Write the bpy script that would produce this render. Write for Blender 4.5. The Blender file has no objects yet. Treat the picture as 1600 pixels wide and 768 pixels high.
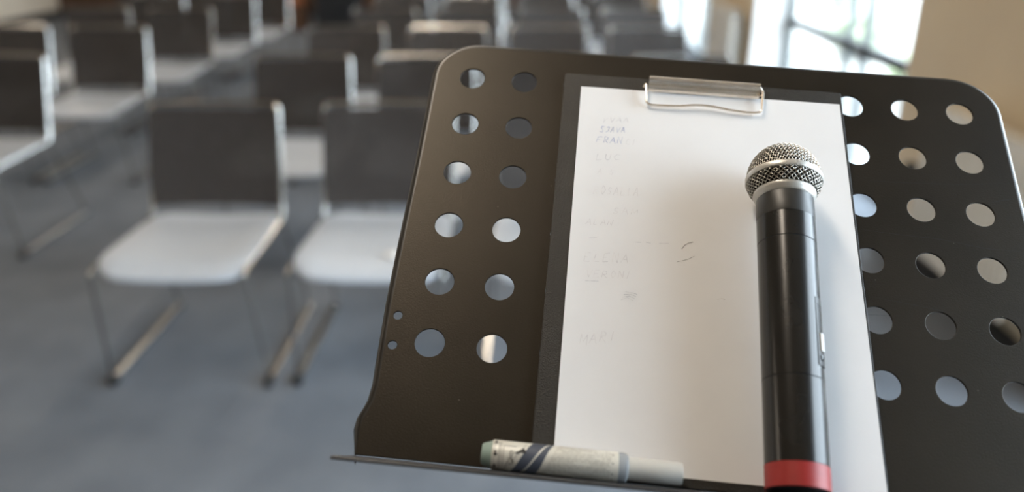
import bpy, bmesh, math, random
from mathutils import Vector, Matrix
random.seed(7)
PI = math.pi
sc = bpy.context.scene
C = sc.collection

# ------------------------------------------------------------------ camera, world, exposure
CAM_H, PITCH, YAW, F_PX = 1.45, math.radians(22.35), math.radians(1.06), 1250.0
cam = bpy.data.cameras.new('camera')
cam.sensor_width = 36.0
cam.lens = F_PX / 1600 * 36.0
cam.clip_start = 0.02
cam.clip_end = 200
cam.dof.use_dof = True
cam.dof.focus_distance = 0.585
cam.dof.aperture_fstop = 2.45
camo = bpy.data.objects.new('camera', cam)
C.objects.link(camo)
camo.location = (0, 0, CAM_H)
camo.rotation_euler = (PI / 2 - PITCH, 0, YAW)
sc.camera = camo

w = bpy.data.worlds.new('overcast_sky')
sc.world = w
w.use_nodes = True
wn = w.node_tree
bg = wn.nodes['Background']
bg.inputs[0].default_value = (0.90, 1.0, 1.18, 1)
bg.inputs[1].default_value = 5.0

sunl = bpy.data.lights.new('sun', 'SUN')     # stands high behind the building: its light falls on the paving outside, not through the windows
sunl.energy = 8.0
sunl.angle = 0.03
sunl.color = (1.0, 0.97, 0.93)
suno = bpy.data.objects.new('sun', sunl)
suno.rotation_euler = (0, math.radians(-24), 0)
suno.location = (-6, 0, 20)
C.objects.link(suno)

sc.view_settings.view_transform = 'Standard'
sc.view_settings.look = 'None'
sc.view_settings.gamma = 1.0
sc.view_settings.exposure = 1.24
try:
    sc.view_settings.use_curve_mapping = False
except Exception:
    pass
sc.cycles.max_bounces = 8
sc.cycles.diffuse_bounces = 5
sc.cycles.transparent_max_bounces = 16
sc.cycles.sample_clamp_indirect = 8
sc.cycles.use_denoising = True

# room measures (x across, y away from the camera, z up; metres)
XR, XL, YF, YB, ZC = 1.70, -7.4, 13.0, -4.2, 3.0
WIN = [(-0.6, 2.1), (3.64, 6.22), (7.8, 10.5)]
GLASS_X, WIN_TOP = XR + 0.265, 2.55

for (y0, y1) in WIN:                        # daylight: portals that guide the sky's light through the openings
    L = bpy.data.lights.new('daylight_portal', 'AREA')
    L.shape = 'RECTANGLE'
    L.size = WIN_TOP
    L.size_y = y1 - y0
    L.cycles.is_portal = True
    lo = bpy.data.objects.new('daylight_portal', L)
    lo.location = (GLASS_X + 0.07, (y0 + y1) / 2, WIN_TOP / 2)
    lo.rotation_euler = (0, PI / 2, 0)      # its -z axis looks to -x, into the room
    C.objects.link(lo)


# ------------------------------------------------------------------ materials
def mat(name, color, rough=0.5, metal=0.0, spec=0.5, noise=None, bump=None, extra=None):
    """noise = (scale, colour b, lo, hi): blends towards colour b; bump = (scale, strength, distance)."""
    m = bpy.data.materials.new(name)
    m.use_nodes = True
    nt = m.node_tree
    b = nt.nodes['Principled BSDF']
    b.inputs['Base Color'].default_value = (*color, 1)
    b.inputs['Roughness'].default_value = rough
    b.inputs['Metallic'].default_value = metal
    b.inputs['Specular IOR Level'].default_value = spec
    tc = nt.nodes.new('ShaderNodeTexCoord')
    if noise:
        n = nt.nodes.new('ShaderNodeTexNoise')
        n.inputs['Scale'].default_value = noise[0]
        n.inputs['Detail'].default_value = 5
        nt.links.new(tc.outputs['Object'], n.inputs['Vector'])
        mr = nt.nodes.new('ShaderNodeMapRange')
        mr.inputs[1].default_value = noise[2]
        mr.inputs[2].default_value = noise[3]
        nt.links.new(n.outputs[0], mr.inputs[0])
        mx = nt.nodes.new('ShaderNodeMix')
        mx.data_type = 'RGBA'
        mx.inputs[6].default_value = (*color, 1)
        mx.inputs[7].default_value = (*noise[1], 1)
        nt.links.new(mr.outputs[0], mx.inputs[0])
        nt.links.new(mx.outputs[2], b.inputs['Base Color'])
    if bump:
        n2 = nt.nodes.new('ShaderNodeTexNoise')
        n2.inputs['Scale'].default_value = bump[0]
        n2.inputs['Detail'].default_value = 3
        nt.links.new(tc.outputs['Object'], n2.inputs['Vector'])
        bp = nt.nodes.new('ShaderNodeBump')
        bp.inputs['Strength'].default_value = bump[1]
        bp.inputs['Distance'].default_value = bump[2]
        nt.links.new(n2.outputs[0], bp.inputs['Height'])
        nt.links.new(bp.outputs[0], b.inputs['Normal'])
    if extra:
        extra(nt, b, tc)
    return m


def stand_extra(nt, b, tc):
    b.inputs['Specular Tint'].default_value = (1.0, 0.88, 0.72, 1)
    # dust specks and hairline scratches on the powder coat
    v = nt.nodes.new('ShaderNodeTexVoronoi')
    v.inputs['Scale'].default_value = 95
    nt.links.new(tc.outputs['Object'], v.inputs['Vector'])
    lt = nt.nodes.new('ShaderNodeMath'); lt.operation = 'LESS_THAN'; lt.inputs[1].default_value = 0.045
    nt.links.new(v.outputs['Distance'], lt.inputs[0])
    rnd = nt.nodes.new('ShaderNodeSeparateColor')
    nt.links.new(v.outputs['Color'], rnd.inputs[0])
    gt = nt.nodes.new('ShaderNodeMath'); gt.operation = 'GREATER_THAN'; gt.inputs[1].default_value = 0.72
    nt.links.new(rnd.outputs[0], gt.inputs[0])
    mu = nt.nodes.new('ShaderNodeMath'); mu.operation = 'MULTIPLY'
    nt.links.new(lt.outputs[0], mu.inputs[0]); nt.links.new(gt.outputs[0], mu.inputs[1])
    mu2 = nt.nodes.new('ShaderNodeMath'); mu2.operation = 'MULTIPLY'; mu2.inputs[1].default_value = 0.5
    nt.links.new(mu.outputs[0], mu2.inputs[0])
    mx = nt.nodes.new('ShaderNodeMix'); mx.data_type = 'RGBA'
    mx.inputs[7].default_value = (0.14, 0.13, 0.11, 1)
    src = b.inputs['Base Color'].links[0].from_socket
    nt.links.new(src, mx.inputs[6]); nt.links.new(mu2.outputs[0], mx.inputs[0])
    nt.links.new(mx.outputs[2], b.inputs['Base Color'])


M = {}
M['carpet'] = mat('carpet', (0.125, 0.142, 0.166), 0.95, noise=(5, (0.155, 0.174, 0.200), 0.35, 0.65), bump=(420, 0.5, 0.004))
M['wall'] = mat('beige_wall_paint', (0.64, 0.54, 0.39), 0.8, noise=(3, (0.60, 0.50, 0.36), 0.3, 0.7), bump=(160, 0.1, 0.001))
M['wall_light'] = mat('cream_wall_paint', (0.84, 0.76, 0.63), 0.8, noise=(3, (0.80, 0.72, 0.60), 0.3, 0.7))
M['ceiling'] = mat('ceiling_paint', (0.46, 0.32, 0.19), 0.9, noise=(4, (0.43, 0.30, 0.175), 0.3, 0.7))
M['white'] = mat('white_plaster', (0.82, 0.82, 0.80), 0.7, noise=(6, (0.78, 0.78, 0.77), 0.3, 0.7))
M['wood_wall'] = mat('brown_wood_panel', (0.10, 0.045, 0.02), 0.5, noise=(9, (0.055, 0.026, 0.013), 0.3, 0.7))
M['orange_wood'] = mat('orange_brown_wood', (0.42, 0.14, 0.05), 0.45, noise=(14, (0.30, 0.09, 0.035), 0.3, 0.7))
M['black_box'] = mat('black_lacquer', (0.008, 0.010, 0.013), 0.5, noise=(20, (0.012, 0.013, 0.015), 0.4, 0.7))
M['dark_trim'] = mat('dark_skirting', (0.02, 0.02, 0.02), 0.5, noise=(20, (0.03, 0.03, 0.03), 0.4, 0.7))
M['win_frame'] = mat('grey_window_frame', (0.16, 0.175, 0.175), 0.45, noise=(20, (0.18, 0.195, 0.195), 0.4, 0.7))
M['radiator'] = mat('radiator_enamel', (0.74, 0.72, 0.66), 0.35, noise=(8, (0.70, 0.68, 0.62), 0.4, 0.7))
M['chrome'] = mat('satin_chrome', (0.50, 0.485, 0.46), 0.25, 1.0, noise=(60, (0.45, 0.435, 0.41), 0.4, 0.7))
M['black_rubber'] = mat('black_rubber', (0.015, 0.015, 0.015), 0.6, noise=(60, (0.02, 0.02, 0.02), 0.4, 0.7))
M['seat'] = mat('pale_grey_vinyl', (0.50, 0.535, 0.58), 0.40, noise=(40, (0.475, 0.51, 0.555), 0.35, 0.65), bump=(600, 0.1, 0.001))


def mesh_extra(nt, b, tc):
    # see-through mesh weave: some of the light passes between the threads
    out = nt.nodes['Material Output']
    tr = nt.nodes.new('ShaderNodeBsdfTransparent')
    ms = nt.nodes.new('ShaderNodeMixShader')
    ms.inputs[0].default_value = 0.16
    nt.links.new(b.outputs[0], ms.inputs[1]); nt.links.new(tr.outputs[0], ms.inputs[2])
    nt.links.new(ms.outputs[0], out.inputs['Surface'])


M['back_mesh'] = mat('brown_grey_mesh', (0.042, 0.035, 0.031), 0.7, noise=(300, (0.034, 0.028, 0.025), 0.4, 0.6), extra=mesh_extra)
M['stand'] = mat('black_powder_coat', (0.0095, 0.0078, 0.006), 0.40, spec=0.30, noise=(14, (0.016, 0.0132, 0.010), 0.35, 0.75), bump=(900, 0.22, 0.0006), extra=stand_extra)
M['stand_edge'] = mat('worn_black_edge', (0.012, 0.011, 0.0095), 0.33, noise=(30, (0.03, 0.028, 0.025), 0.4, 0.7))
M['tray'] = mat('grey_black_ledge', (0.035, 0.035, 0.038), 0.35, noise=(30, (0.045, 0.045, 0.047), 0.4, 0.7))
M['board'] = mat('grained_black_vinyl', (0.014, 0.0125, 0.0105), 0.42, spec=0.4, noise=(40, (0.02, 0.018, 0.015), 0.4, 0.7), bump=(1100, 0.6, 0.001))
M['paper'] = mat('white_paper', (0.77, 0.78, 0.80), 0.75, noise=(40, (0.755, 0.765, 0.785), 0.4, 0.7))
M['ink_blue'] = mat('faded_blue_ink', (0.34, 0.40, 0.60), 0.8, noise=(200, (0.62, 0.66, 0.74), 0.4, 0.62))
M['ink_grey'] = mat('faint_grey_ink', (0.52, 0.53, 0.58), 0.8, noise=(200, (0.72, 0.72, 0.74), 0.4, 0.62))
M['ink_faint'] = mat('nearly_gone_ink', (0.63, 0.63, 0.66), 0.8, noise=(200, (0.76, 0.76, 0.77), 0.4, 0.62))
M['ink_dark'] = mat('dark_pen_mark', (0.25, 0.25, 0.27), 0.8, noise=(200, (0.6, 0.6, 0.6), 0.45, 0.6))
M['clip'] = mat('warm_nickel', (0.93, 0.86, 0.78), 0.27, 0.75, noise=(60, (0.82, 0.74, 0.64), 0.4, 0.7))
M['mic_black'] = mat('gloss_black_handle', (0.012, 0.012, 0.012), 0.24, noise=(60, (0.016, 0.016, 0.016), 0.4, 0.7))
M['mic_satin'] = mat('satin_black_collar', (0.022, 0.022, 0.021), 0.4, noise=(60, (0.028, 0.027, 0.026), 0.4, 0.7))
M['mic_seam'] = mat('black_seam', (0.004, 0.004, 0.004), 0.6, noise=(60, (0.006, 0.006, 0.006), 0.4, 0.7))
M['mic_red'] = mat('red_band', (0.34, 0.024, 0.022), 0.45, noise=(80, (0.29, 0.02, 0.019), 0.4, 0.7))
M['grille'] = mat('nickel_grille', (0.62, 0.59, 0.54), 0.3, 1.0, noise=(100, (0.55, 0.52, 0.47), 0.4, 0.7))
M['grille_band'] = mat('matt_nickel_band', (0.58, 0.57, 0.54), 0.42, 0.6, noise=(100, (0.55, 0.54, 0.51), 0.4, 0.7))
M['foam'] = mat('dark_foam', (0.012, 0.009, 0.008), 0.95, noise=(300, (0.008, 0.006, 0.005), 0.4, 0.6))
M['switch'] = mat('pale_switch', (0.70, 0.70, 0.70), 0.4, noise=(100, (0.66, 0.66, 0.66), 0.4, 0.7))
M['pen_body'] = mat('label_white', (0.66, 0.65, 0.59), 0.35, noise=(60, (0.62, 0.61, 0.55), 0.4, 0.7))
M['pen_green'] = mat('pale_green_plastic', (0.32, 0.43, 0.40), 0.35, noise=(60, (0.29, 0.40, 0.37), 0.4, 0.7))
M['pen_collar'] = mat('blue_grey_collar', (0.34, 0.37, 0.40), 0.25, noise=(60, (0.31, 0.34, 0.37), 0.4, 0.7))
M['pen_cap'] = mat('light_grey_cap', (0.58, 0.58, 0.55), 0.3, noise=(60, (0.55, 0.55, 0.52), 0.4, 0.7))
M['print_black'] = mat('print_black', (0.015, 0.013, 0.012), 0.4, noise=(60, (0.02, 0.018, 0.017), 0.4, 0.7))
M['print_blue'] = mat('print_slate_blue', (0.075, 0.085, 0.11), 0.35, noise=(60, (0.065, 0.075, 0.10), 0.4, 0.7))
M['print_text'] = mat('print_small_text', (0.22, 0.20, 0.17), 0.5, noise=(900, (0.45, 0.43, 0.38), 0.42, 0.58))
M['leaf'] = mat('hedge_leaf', (0.26, 0.31, 0.20), 0.6, noise=(5, (0.2, 0.25, 0.16), 0.3, 0.7))
M['bark'] = mat('bark', (0.12, 0.08, 0.05), 0.9, noise=(20, (0.08, 0.05, 0.03), 0.3, 0.7))
M['paving'] = mat('pale_paving', (0.24, 0.24, 0.235), 0.9, noise=(3, (0.2, 0.2, 0.195), 0.3, 0.7))


def glass_mat():
    m = bpy.data.materials.new('window_glass')
    m.use_nodes = True
    nt = m.node_tree
    nt.nodes.remove(nt.nodes['Principled BSDF'])
    out = nt.nodes['Material Output']
    tr = nt.nodes.new('ShaderNodeBsdfTransparent'); tr.inputs[0].default_value = (0.95, 0.98, 0.96, 1)
    gl = nt.nodes.new('ShaderNodeBsdfGlossy'); gl.inputs['Roughness'].default_value = 0.02
    lw = nt.nodes.new('ShaderNodeLayerWeight'); lw.inputs[0].default_value = 0.5
    pw = nt.nodes.new('ShaderNodeMath'); pw.operation = 'POWER'; pw.inputs[1].default_value = 5
    fr = nt.nodes.new('ShaderNodeMath'); fr.operation = 'MULTIPLY_ADD'; fr.inputs[1].default_value = 0.7; fr.inputs[2].default_value = 0.03
    nt.links.new(lw.outputs['Facing'], pw.inputs[0]); nt.links.new(pw.outputs[0], fr.inputs[0])
    ms = nt.nodes.new('ShaderNodeMixShader')
    nt.links.new(fr.outputs[0], ms.inputs[0]); nt.links.new(tr.outputs[0], ms.inputs[1]); nt.links.new(gl.outputs[0], ms.inputs[2])
    nt.links.new(ms.outputs[0], out.inputs['Surface'])
    return m


M['glass'] = glass_mat()


# ------------------------------------------------------------------ mesh helpers
def mesh_of(name, verts, faces, m, smooth=False, bevel=0.0, segs=2):
    me = bpy.data.meshes.new(name)
    me.from_pydata([tuple(v) for v in verts], [], faces)
    bm = bmesh.new(); bm.from_mesh(me)
    bmesh.ops.remove_doubles(bm, verts=bm.verts, dist=1e-7)
    bmesh.ops.recalc_face_normals(bm, faces=bm.faces)
    if bevel > 0:
        bmesh.ops.bevel(bm, geom=list(bm.edges), offset=bevel, segments=segs, affect='EDGES', profile=0.5)
    bm.to_mesh(me); bm.free()
    if smooth:
        for p in me.polygons:
            p.use_smooth = True
        try:
            me.set_sharp_from_angle(angle=math.radians(40))
        except Exception:
            pass
    me.materials.append(m)
    return me


def link(name, me, parent=None, loc=None):
    o = bpy.data.objects.new(name, me)
    C.objects.link(o)
    if parent:
        o.parent = parent
    if loc:
        o.location = loc
    return o


def tag(o, label=None, cat=None, group=None, kind=None):
    if label: o['label'] = label
    if cat: o['category'] = cat
    if group: o['group'] = group
    if kind: o['kind'] = kind
    return o


def empty(name, loc=(0, 0, 0), rz=0.0):
    o = bpy.data.objects.new(name, None)
    o.empty_display_size = 0.1
    o.location = loc
    o.rotation_euler = (0, 0, rz)
    C.objects.link(o)
    return o


def box_vf(x0, x1, y0, y1, z0, z1):
    v = [(x0, y0, z0), (x1, y0, z0), (x1, y1, z0), (x0, y1, z0), (x0, y0, z1), (x1, y0, z1), (x1, y1, z1), (x0, y1, z1)]
    f = [(0, 3, 2, 1), (4, 5, 6, 7), (0, 1, 5, 4), (1, 2, 6, 5), (2, 3, 7, 6), (3, 0, 4, 7)]
    return v, f


def join(*vfs):
    V, F = [], []
    for v, f in vfs:
        k = len(V)
        V += list(v)
        F += [tuple(i + k for i in q) for q in f]
    return V, F


def tube_vf(path, r, n=8, flat=None, closed=False):
    """sweep a circle (or an ellipse, flat=(ru, rv)) along a polyline; r may be a list."""
    P = [Vector(p) for p in path]
    V, F = [], []
    N = len(P)
    up = None
    for i, p in enumerate(P):
        if closed:
            t = (P[(i + 1) % N] - P[i - 1]).normalized()
        else:
            t = (P[min(i + 1, N - 1)] - P[max(i - 1, 0)]).normalized()
        if up is None:
            a = Vector((0, 0, 1)) if abs(t.z) < 0.9 else Vector((0, 1, 0))
            up = (a - t * a.dot(t)).normalized()
        else:
            up = (up - t * up.dot(t)).normalized()
        s = t.cross(up)
        rr = r[i] if isinstance(r, (list, tuple)) else r
        ru, rv = flat if flat else (rr, rr)
        for k in range(n):
            q = 2 * PI * k / n
            V.append(p + up * (rv * math.sin(q)) + s * (ru * math.cos(q)))
    for i in range(N if closed else N - 1):
        for k in range(n):
            a, b = i * n + k, i * n + (k + 1) % n
            c, d = ((i + 1) % N) * n + (k + 1) % n, ((i + 1) % N) * n + k
            F.append((a, b, c, d))
    if not closed:
        F.append(tuple(range(n - 1, -1, -1)))
        F.append(tuple((N - 1) * n + k for k in range(n)))
    return V, F


def round_path(pts, r, n=5):
    """polyline with its inner corners rounded."""
    P = [Vector(p) for p in pts]
    out = [P[0]]
    for i in range(1, len(P) - 1):
        a, b, c = P[i - 1], P[i], P[i + 1]
        d1, d2 = (a - b), (c - b)
        q = min(r, d1.length * 0.45, d2.length * 0.45)
        s, e = b + d1.normalized() * q, b + d2.normalized() * q
        for k in range(n + 1):
            t = k / n
            out.append(s * (1 - t) ** 2 + b * 2 * t * (1 - t) + e * t * t)
    out.append(P[-1])
    return out


# ------------------------------------------------------------------ the room
def struct(name, vf, m, parent=None, bevel=0.0):
    o = link(name, mesh_of(name, vf[0], vf[1], m, bevel=bevel), parent)
    if parent is None:
        o['kind'] = 'structure'
    return o


struct('floor', box_vf(XL - 0.2, XR + 0.30, YB - 0.2, YF + 0.2, -0.08, 0), M['carpet'])
struct('ceiling', box_vf(XL - 0.2, XR + 0.30, YB - 0.2, YF + 0.2, ZC, ZC + 0.12), M['ceiling'])
struct('wall_left', box_vf(XL - 0.2, XL, YB, YF, 0, ZC), M['wall_light'])
struct('wall_back', box_vf(XL - 0.2, XR + 0.30, YB - 0.2, YB, 0, ZC), M['wall_light'])
struct('wall_far', box_vf(XL, XR + 0.30, YF, YF + 0.2, 0, ZC), M['wood_wall'])
edges = [YB] + [y for w_ in WIN for y in w_] + [YF]
parts = [box_vf(XR, XR + 0.30, edges[i], edges[i + 1], 0, ZC) for i in range(0, len(edges), 2)]
parts += [box_vf(XR, XR + 0.30, y0, y1, WIN_TOP, ZC) for (y0, y1) in WIN]
struct('wall_right', join(*parts), M['wall'])
struct('baseboard_right', join(*[box_vf(XR - 0.018, XR, edges[i], edges[i + 1], 0, 0.10) for i in range(0, len(edges), 2)]), M['dark_trim'])
struct('baseboard_left', box_vf(XL, XL + 0.018, YB, YF, 0, 0.10), M['dark_trim'])
struct('baseboard_far', box_vf(XL + 0.018, XR - 0.018, YF - 0.018, YF, 0, 0.10), M['dark_trim'])
n_trim = 0
for (y0, y1) in WIN:                        # white plaster linings of the window recesses
    n_trim += 1
    struct('trim_%d' % n_trim, join(box_vf(XR + 0.002, GLASS_X - 0.03, y1 - 0.015, y1, 0, WIN_TOP),
                                    box_vf(XR + 0.002, GLASS_X - 0.03, y0, y0 + 0.015, 0, WIN_TOP),
                                    box_vf(XR + 0.002, GLASS_X - 0.03, y0 + 0.015, y1 - 0.015, WIN_TOP - 0.015, WIN_TOP)), M['white'])
for i, (y0, y1) in enumerate(WIN):
    W = empty('window_%d' % (i + 1), (GLASS_X, y0, 0))
    W['kind'] = 'structure'
    n = y1 - y0
    d = 0.03
    t = 0.055
    fr = join(box_vf(-d, d, 0, t, 0, WIN_TOP), box_vf(-d, d, n - t, n, 0, WIN_TOP),
              box_vf(-d, d, t, n - t, 0, t), box_vf(-d, d, t, n - t, WIN_TOP - t, WIN_TOP))
    link('window_frame', mesh_of('window_frame', *fr, M['win_frame']), W)
    m1, m2 = n * 0.438, n * 0.539
    for mm in (m1, m2):
        link('mullion', mesh_of('mullion', *box_vf(-d * 0.8, d * 0.8, mm - 0.014, mm + 0.014, t, WIN_TOP - t), M['win_frame']), W)
    for (a, b) in ((t, m1 - 0.014), (m1 + 0.014, m2 - 0.014), (m2 + 0.014, n - t)):
        link('transom', mesh_of('transom', *box_vf(-d * 0.8, d * 0.8, a, b, 0.70, 0.76), M['dark_trim']), W)
        for (z0, z1) in ((t, 0.70), (0.76, WIN_TOP - t)):
            link('pane', mesh_of('pane', *box_vf(-0.004, 0.004, a, b, z0, z1), M['glass']), W)

# outside the windows
struct('ground', box_vf(XR + 0.31, 40, -30, 60, -0.25, -0.12), M['paving'])


def bush(x, y, r, h, label, seed):
    rnd = random.Random(seed)
    root = empty('garden_shrub', (x, y, -0.12))
    tag(root, label, 'shrub', 'shrubs outside the windows')
    link('stem', mesh_of('stem', *tube_vf([(0, 0, 0), (0.03, 0, h * 0.4), (0, 0.02, h * 0.8)], [0.04, 0.03, 0.012], 6), M['bark']), root)
    V, F = [], []
    for _ in range(420):
        u = Vector((rnd.gauss(0, 1), rnd.gauss(0, 1), rnd.gauss(0, 1))).normalized() * (rnd.random() ** 0.4)
        p = Vector((u.x * r, u.y * r, h * 0.55 + u.z * h * 0.45))
        a = Vector((rnd.gauss(0, 1), rnd.gauss(0, 1), rnd.gauss(0, 1))).normalized()
        b = a.orthogonal().normalized()
        s = 0.06 + rnd.random() * 0.05
        k = len(V)
        V += [p - a * s, p + b * s * 0.4, p + a * s, p - b * s * 0.4]
        F.append((k, k + 1, k + 2, k + 3))
    me = bpy.data.meshes.new('foliage'); me.from_pydata([tuple(v) for v in V], [], F); me.materials.append(M['leaf'])
    o = link('foliage', me, root)
    o['kind'] = 'stuff'


for k, (x, y, r, h, lb) in enumerate([
        (4.0, 9.9, 0.5, 0.5, 'low green shrub outside, seen under the crossbar between the two mullions'),
        (3.8, 7.6, 0.4, 0.42, 'low green shrub outside, close to the glass nearest the beige wall'),
        (5.6, 15.2, 0.7, 0.7, 'taller green shrub outside, farthest along the building')]):
    bush(x, y, r, h, lb, k)


# ------------------------------------------------------------------ radiators
def radiator(y0, y1, label):
    R = empty('wall_radiator', (XR, (y0 + y1) / 2, 0))
    tag(R, label, 'radiator', 'radiators between the windows')
    hw = (y1 - y0) / 2
    z0, z1 = 0.2, 0.77
    v, f = join(box_vf(-0.125, -0.115, -hw, hw, z0, z1), box_vf(-0.065, -0.055, -hw, hw, z0, z1), box_vf(-0.115, -0.065, -hw + 0.01, hw - 0.01, z0 + 0.02, z1 - 0.03))
    link('panel', mesh_of('panel', v, f, M['radiator']), R)
    nr = int((y1 - y0) / 0.035)
    rv = []
    for k in range(nr):
        yy = -hw + (k + 0.5) * (2 * hw / nr)
        rv.append(box_vf(-0.131, -0.125, yy - 0.009, yy + 0.009, z0 + 0.04, z1 - 0.04))
    o = link('rib', mesh_of('rib', *join(*rv), M['radiator']), R)
    o['kind'] = 'stuff'
    link('top_grille', mesh_of('top_grille', *box_vf(-0.128, -0.052, -hw, hw, z1, z1 + 0.012), M['radiator']), R)
    for yy in (-hw + 0.12, hw - 0.15):
        link('bracket', mesh_of('bracket', *box_vf(-0.055, 0.0, yy, yy + 0.03, z0 + 0.1, z1 - 0.1), M['radiator']), R)
    va = link('valve', mesh_of('valve', *tube_vf([(-0.09, hw - 0.004, 0.48), (-0.09, hw + 0.03, 0.48), (-0.09, hw + 0.05, 0.48), (-0.09, hw + 0.15, 0.48)], [0.014, 0.016, 0.028, 0.025], 14), M['black_rubber'], smooth=True), R)
    link('pipe', mesh_of('pipe', *tube_vf([(-0.09, hw + 0.02, 0.0), (-0.09, hw + 0.02, 0.47)], 0.008, 8), M['radiator'], smooth=True), R)
    return R


radiator(2.40, 3.12, 'pale ribbed radiator on the beige wall beside the music stand')
radiator(6.40, 7.10, 'pale ribbed radiator far off on the pier between the two bright windows')

# ------------------------------------------------------------------ added fill lamps, out of view, for warm light the windows don't give
M['fill_glow'] = bpy.data.materials.new('warm_fill_diffuser')
M['fill_glow'].use_nodes = True
_b = M['fill_glow'].node_tree.nodes['Principled BSDF']
_b.inputs['Base Color'].default_value = (0.9, 0.85, 0.75, 1)
_b.inputs['Emission Color'].default_value = (1.0, 0.84, 0.66, 1)
_b.inputs['Emission Strength'].default_value = 4.0


def fill_lamp(x, y, label, power):
    r = empty('fill_lamp', (x, y, ZC))
    tag(r, label, 'lamp', 'added fill lamps over the hall')
    link('housing', mesh_of('housing', *box_vf(-0.16, 0.16, -0.62, 0.62, -0.06, 0), M['white'], bevel=0.004), r)
    link('diffuser', mesh_of('diffuser', *box_vf(-0.14, 0.14, -0.60, 0.60, -0.068, -0.06), M['fill_glow']), r)
    L = bpy.data.lights.new('fill_light', 'AREA')
    L.shape = 'RECTANGLE'
    L.size, L.size_y = 0.28, 1.2
    L.energy = power
    L.color = (1.0, 0.88, 0.74)
    o = bpy.data.objects.new('fill_light', L)
    o.location = (0, 0, -0.072)
    C.objects.link(o)
    o.parent = r


for k, (x, y, wh) in enumerate([(-0.5, 0.9, 'over the nearest row of chairs'), (-0.5, 4.2, 'over the third row of chairs'), (-0.5, 7.5, 'over the sixth row of chairs'), (-0.5, 10.8, 'over the far end of the aisle'),
                                (-4.9, 1.3, 'over the open floor across the aisle'), (-4.9, 4.6, 'over the third row across the aisle'), (-4.9, 7.9, 'over the sixth row across the aisle'), (-4.9, 11.2, 'in the far corner')]):
    fill_lamp(x, y, 'added fill lamp, white strip with warm diffuser on the ceiling, ' + wh, 8 if k == 0 else (10 if k < 4 else 7))

# ------------------------------------------------------------------ far end of the room
cb = empty('black_cabinet', (-2.62, 11.55, 0))
tag(cb, 'tall black cabinet at the far end of the aisle', 'cabinet')
link('body', mesh_of('body', *box_vf(-0.29, 0.29, -0.25, 0.25, 0.04, 1.5), M['black_box'], bevel=0.008), cb)
link('plinth', mesh_of('plinth', *box_vf(-0.27, 0.27, -0.22, 0.22, 0, 0.04), M['black_rubber']), cb)
link('door', mesh_of('door', *box_vf(-0.275, -0.005, -0.266, -0.25, 0.07, 1.47), M['black_box'], bevel=0.003), cb)
link('door', mesh_of('door', *box_vf(0.005, 0.275, -0.266, -0.25, 0.07, 1.47), M['black_box'], bevel=0.003), cb)
ct = empty('wooden_pedestal', (-3.24, 11.4, 0))
tag(ct, 'orange-brown wooden pedestal beside the black cabinet', 'pedestal')
link('body', mesh_of('body', *box_vf(-0.15, 0.15, -0.15, 0.15, 0.35, 1.15), M['orange_wood'], bevel=0.006), ct)
link('base', mesh_of('base', *box_vf(-0.19, 0.19, -0.19, 0.19, 0, 0.35), M['wood_wall'], bevel=0.006), ct)
link('top_board', mesh_of('top_board', *box_vf(-0.2, 0.2, -0.2, 0.2, 1.15, 1.18), M['orange_wood'], bevel=0.004), ct)

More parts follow.
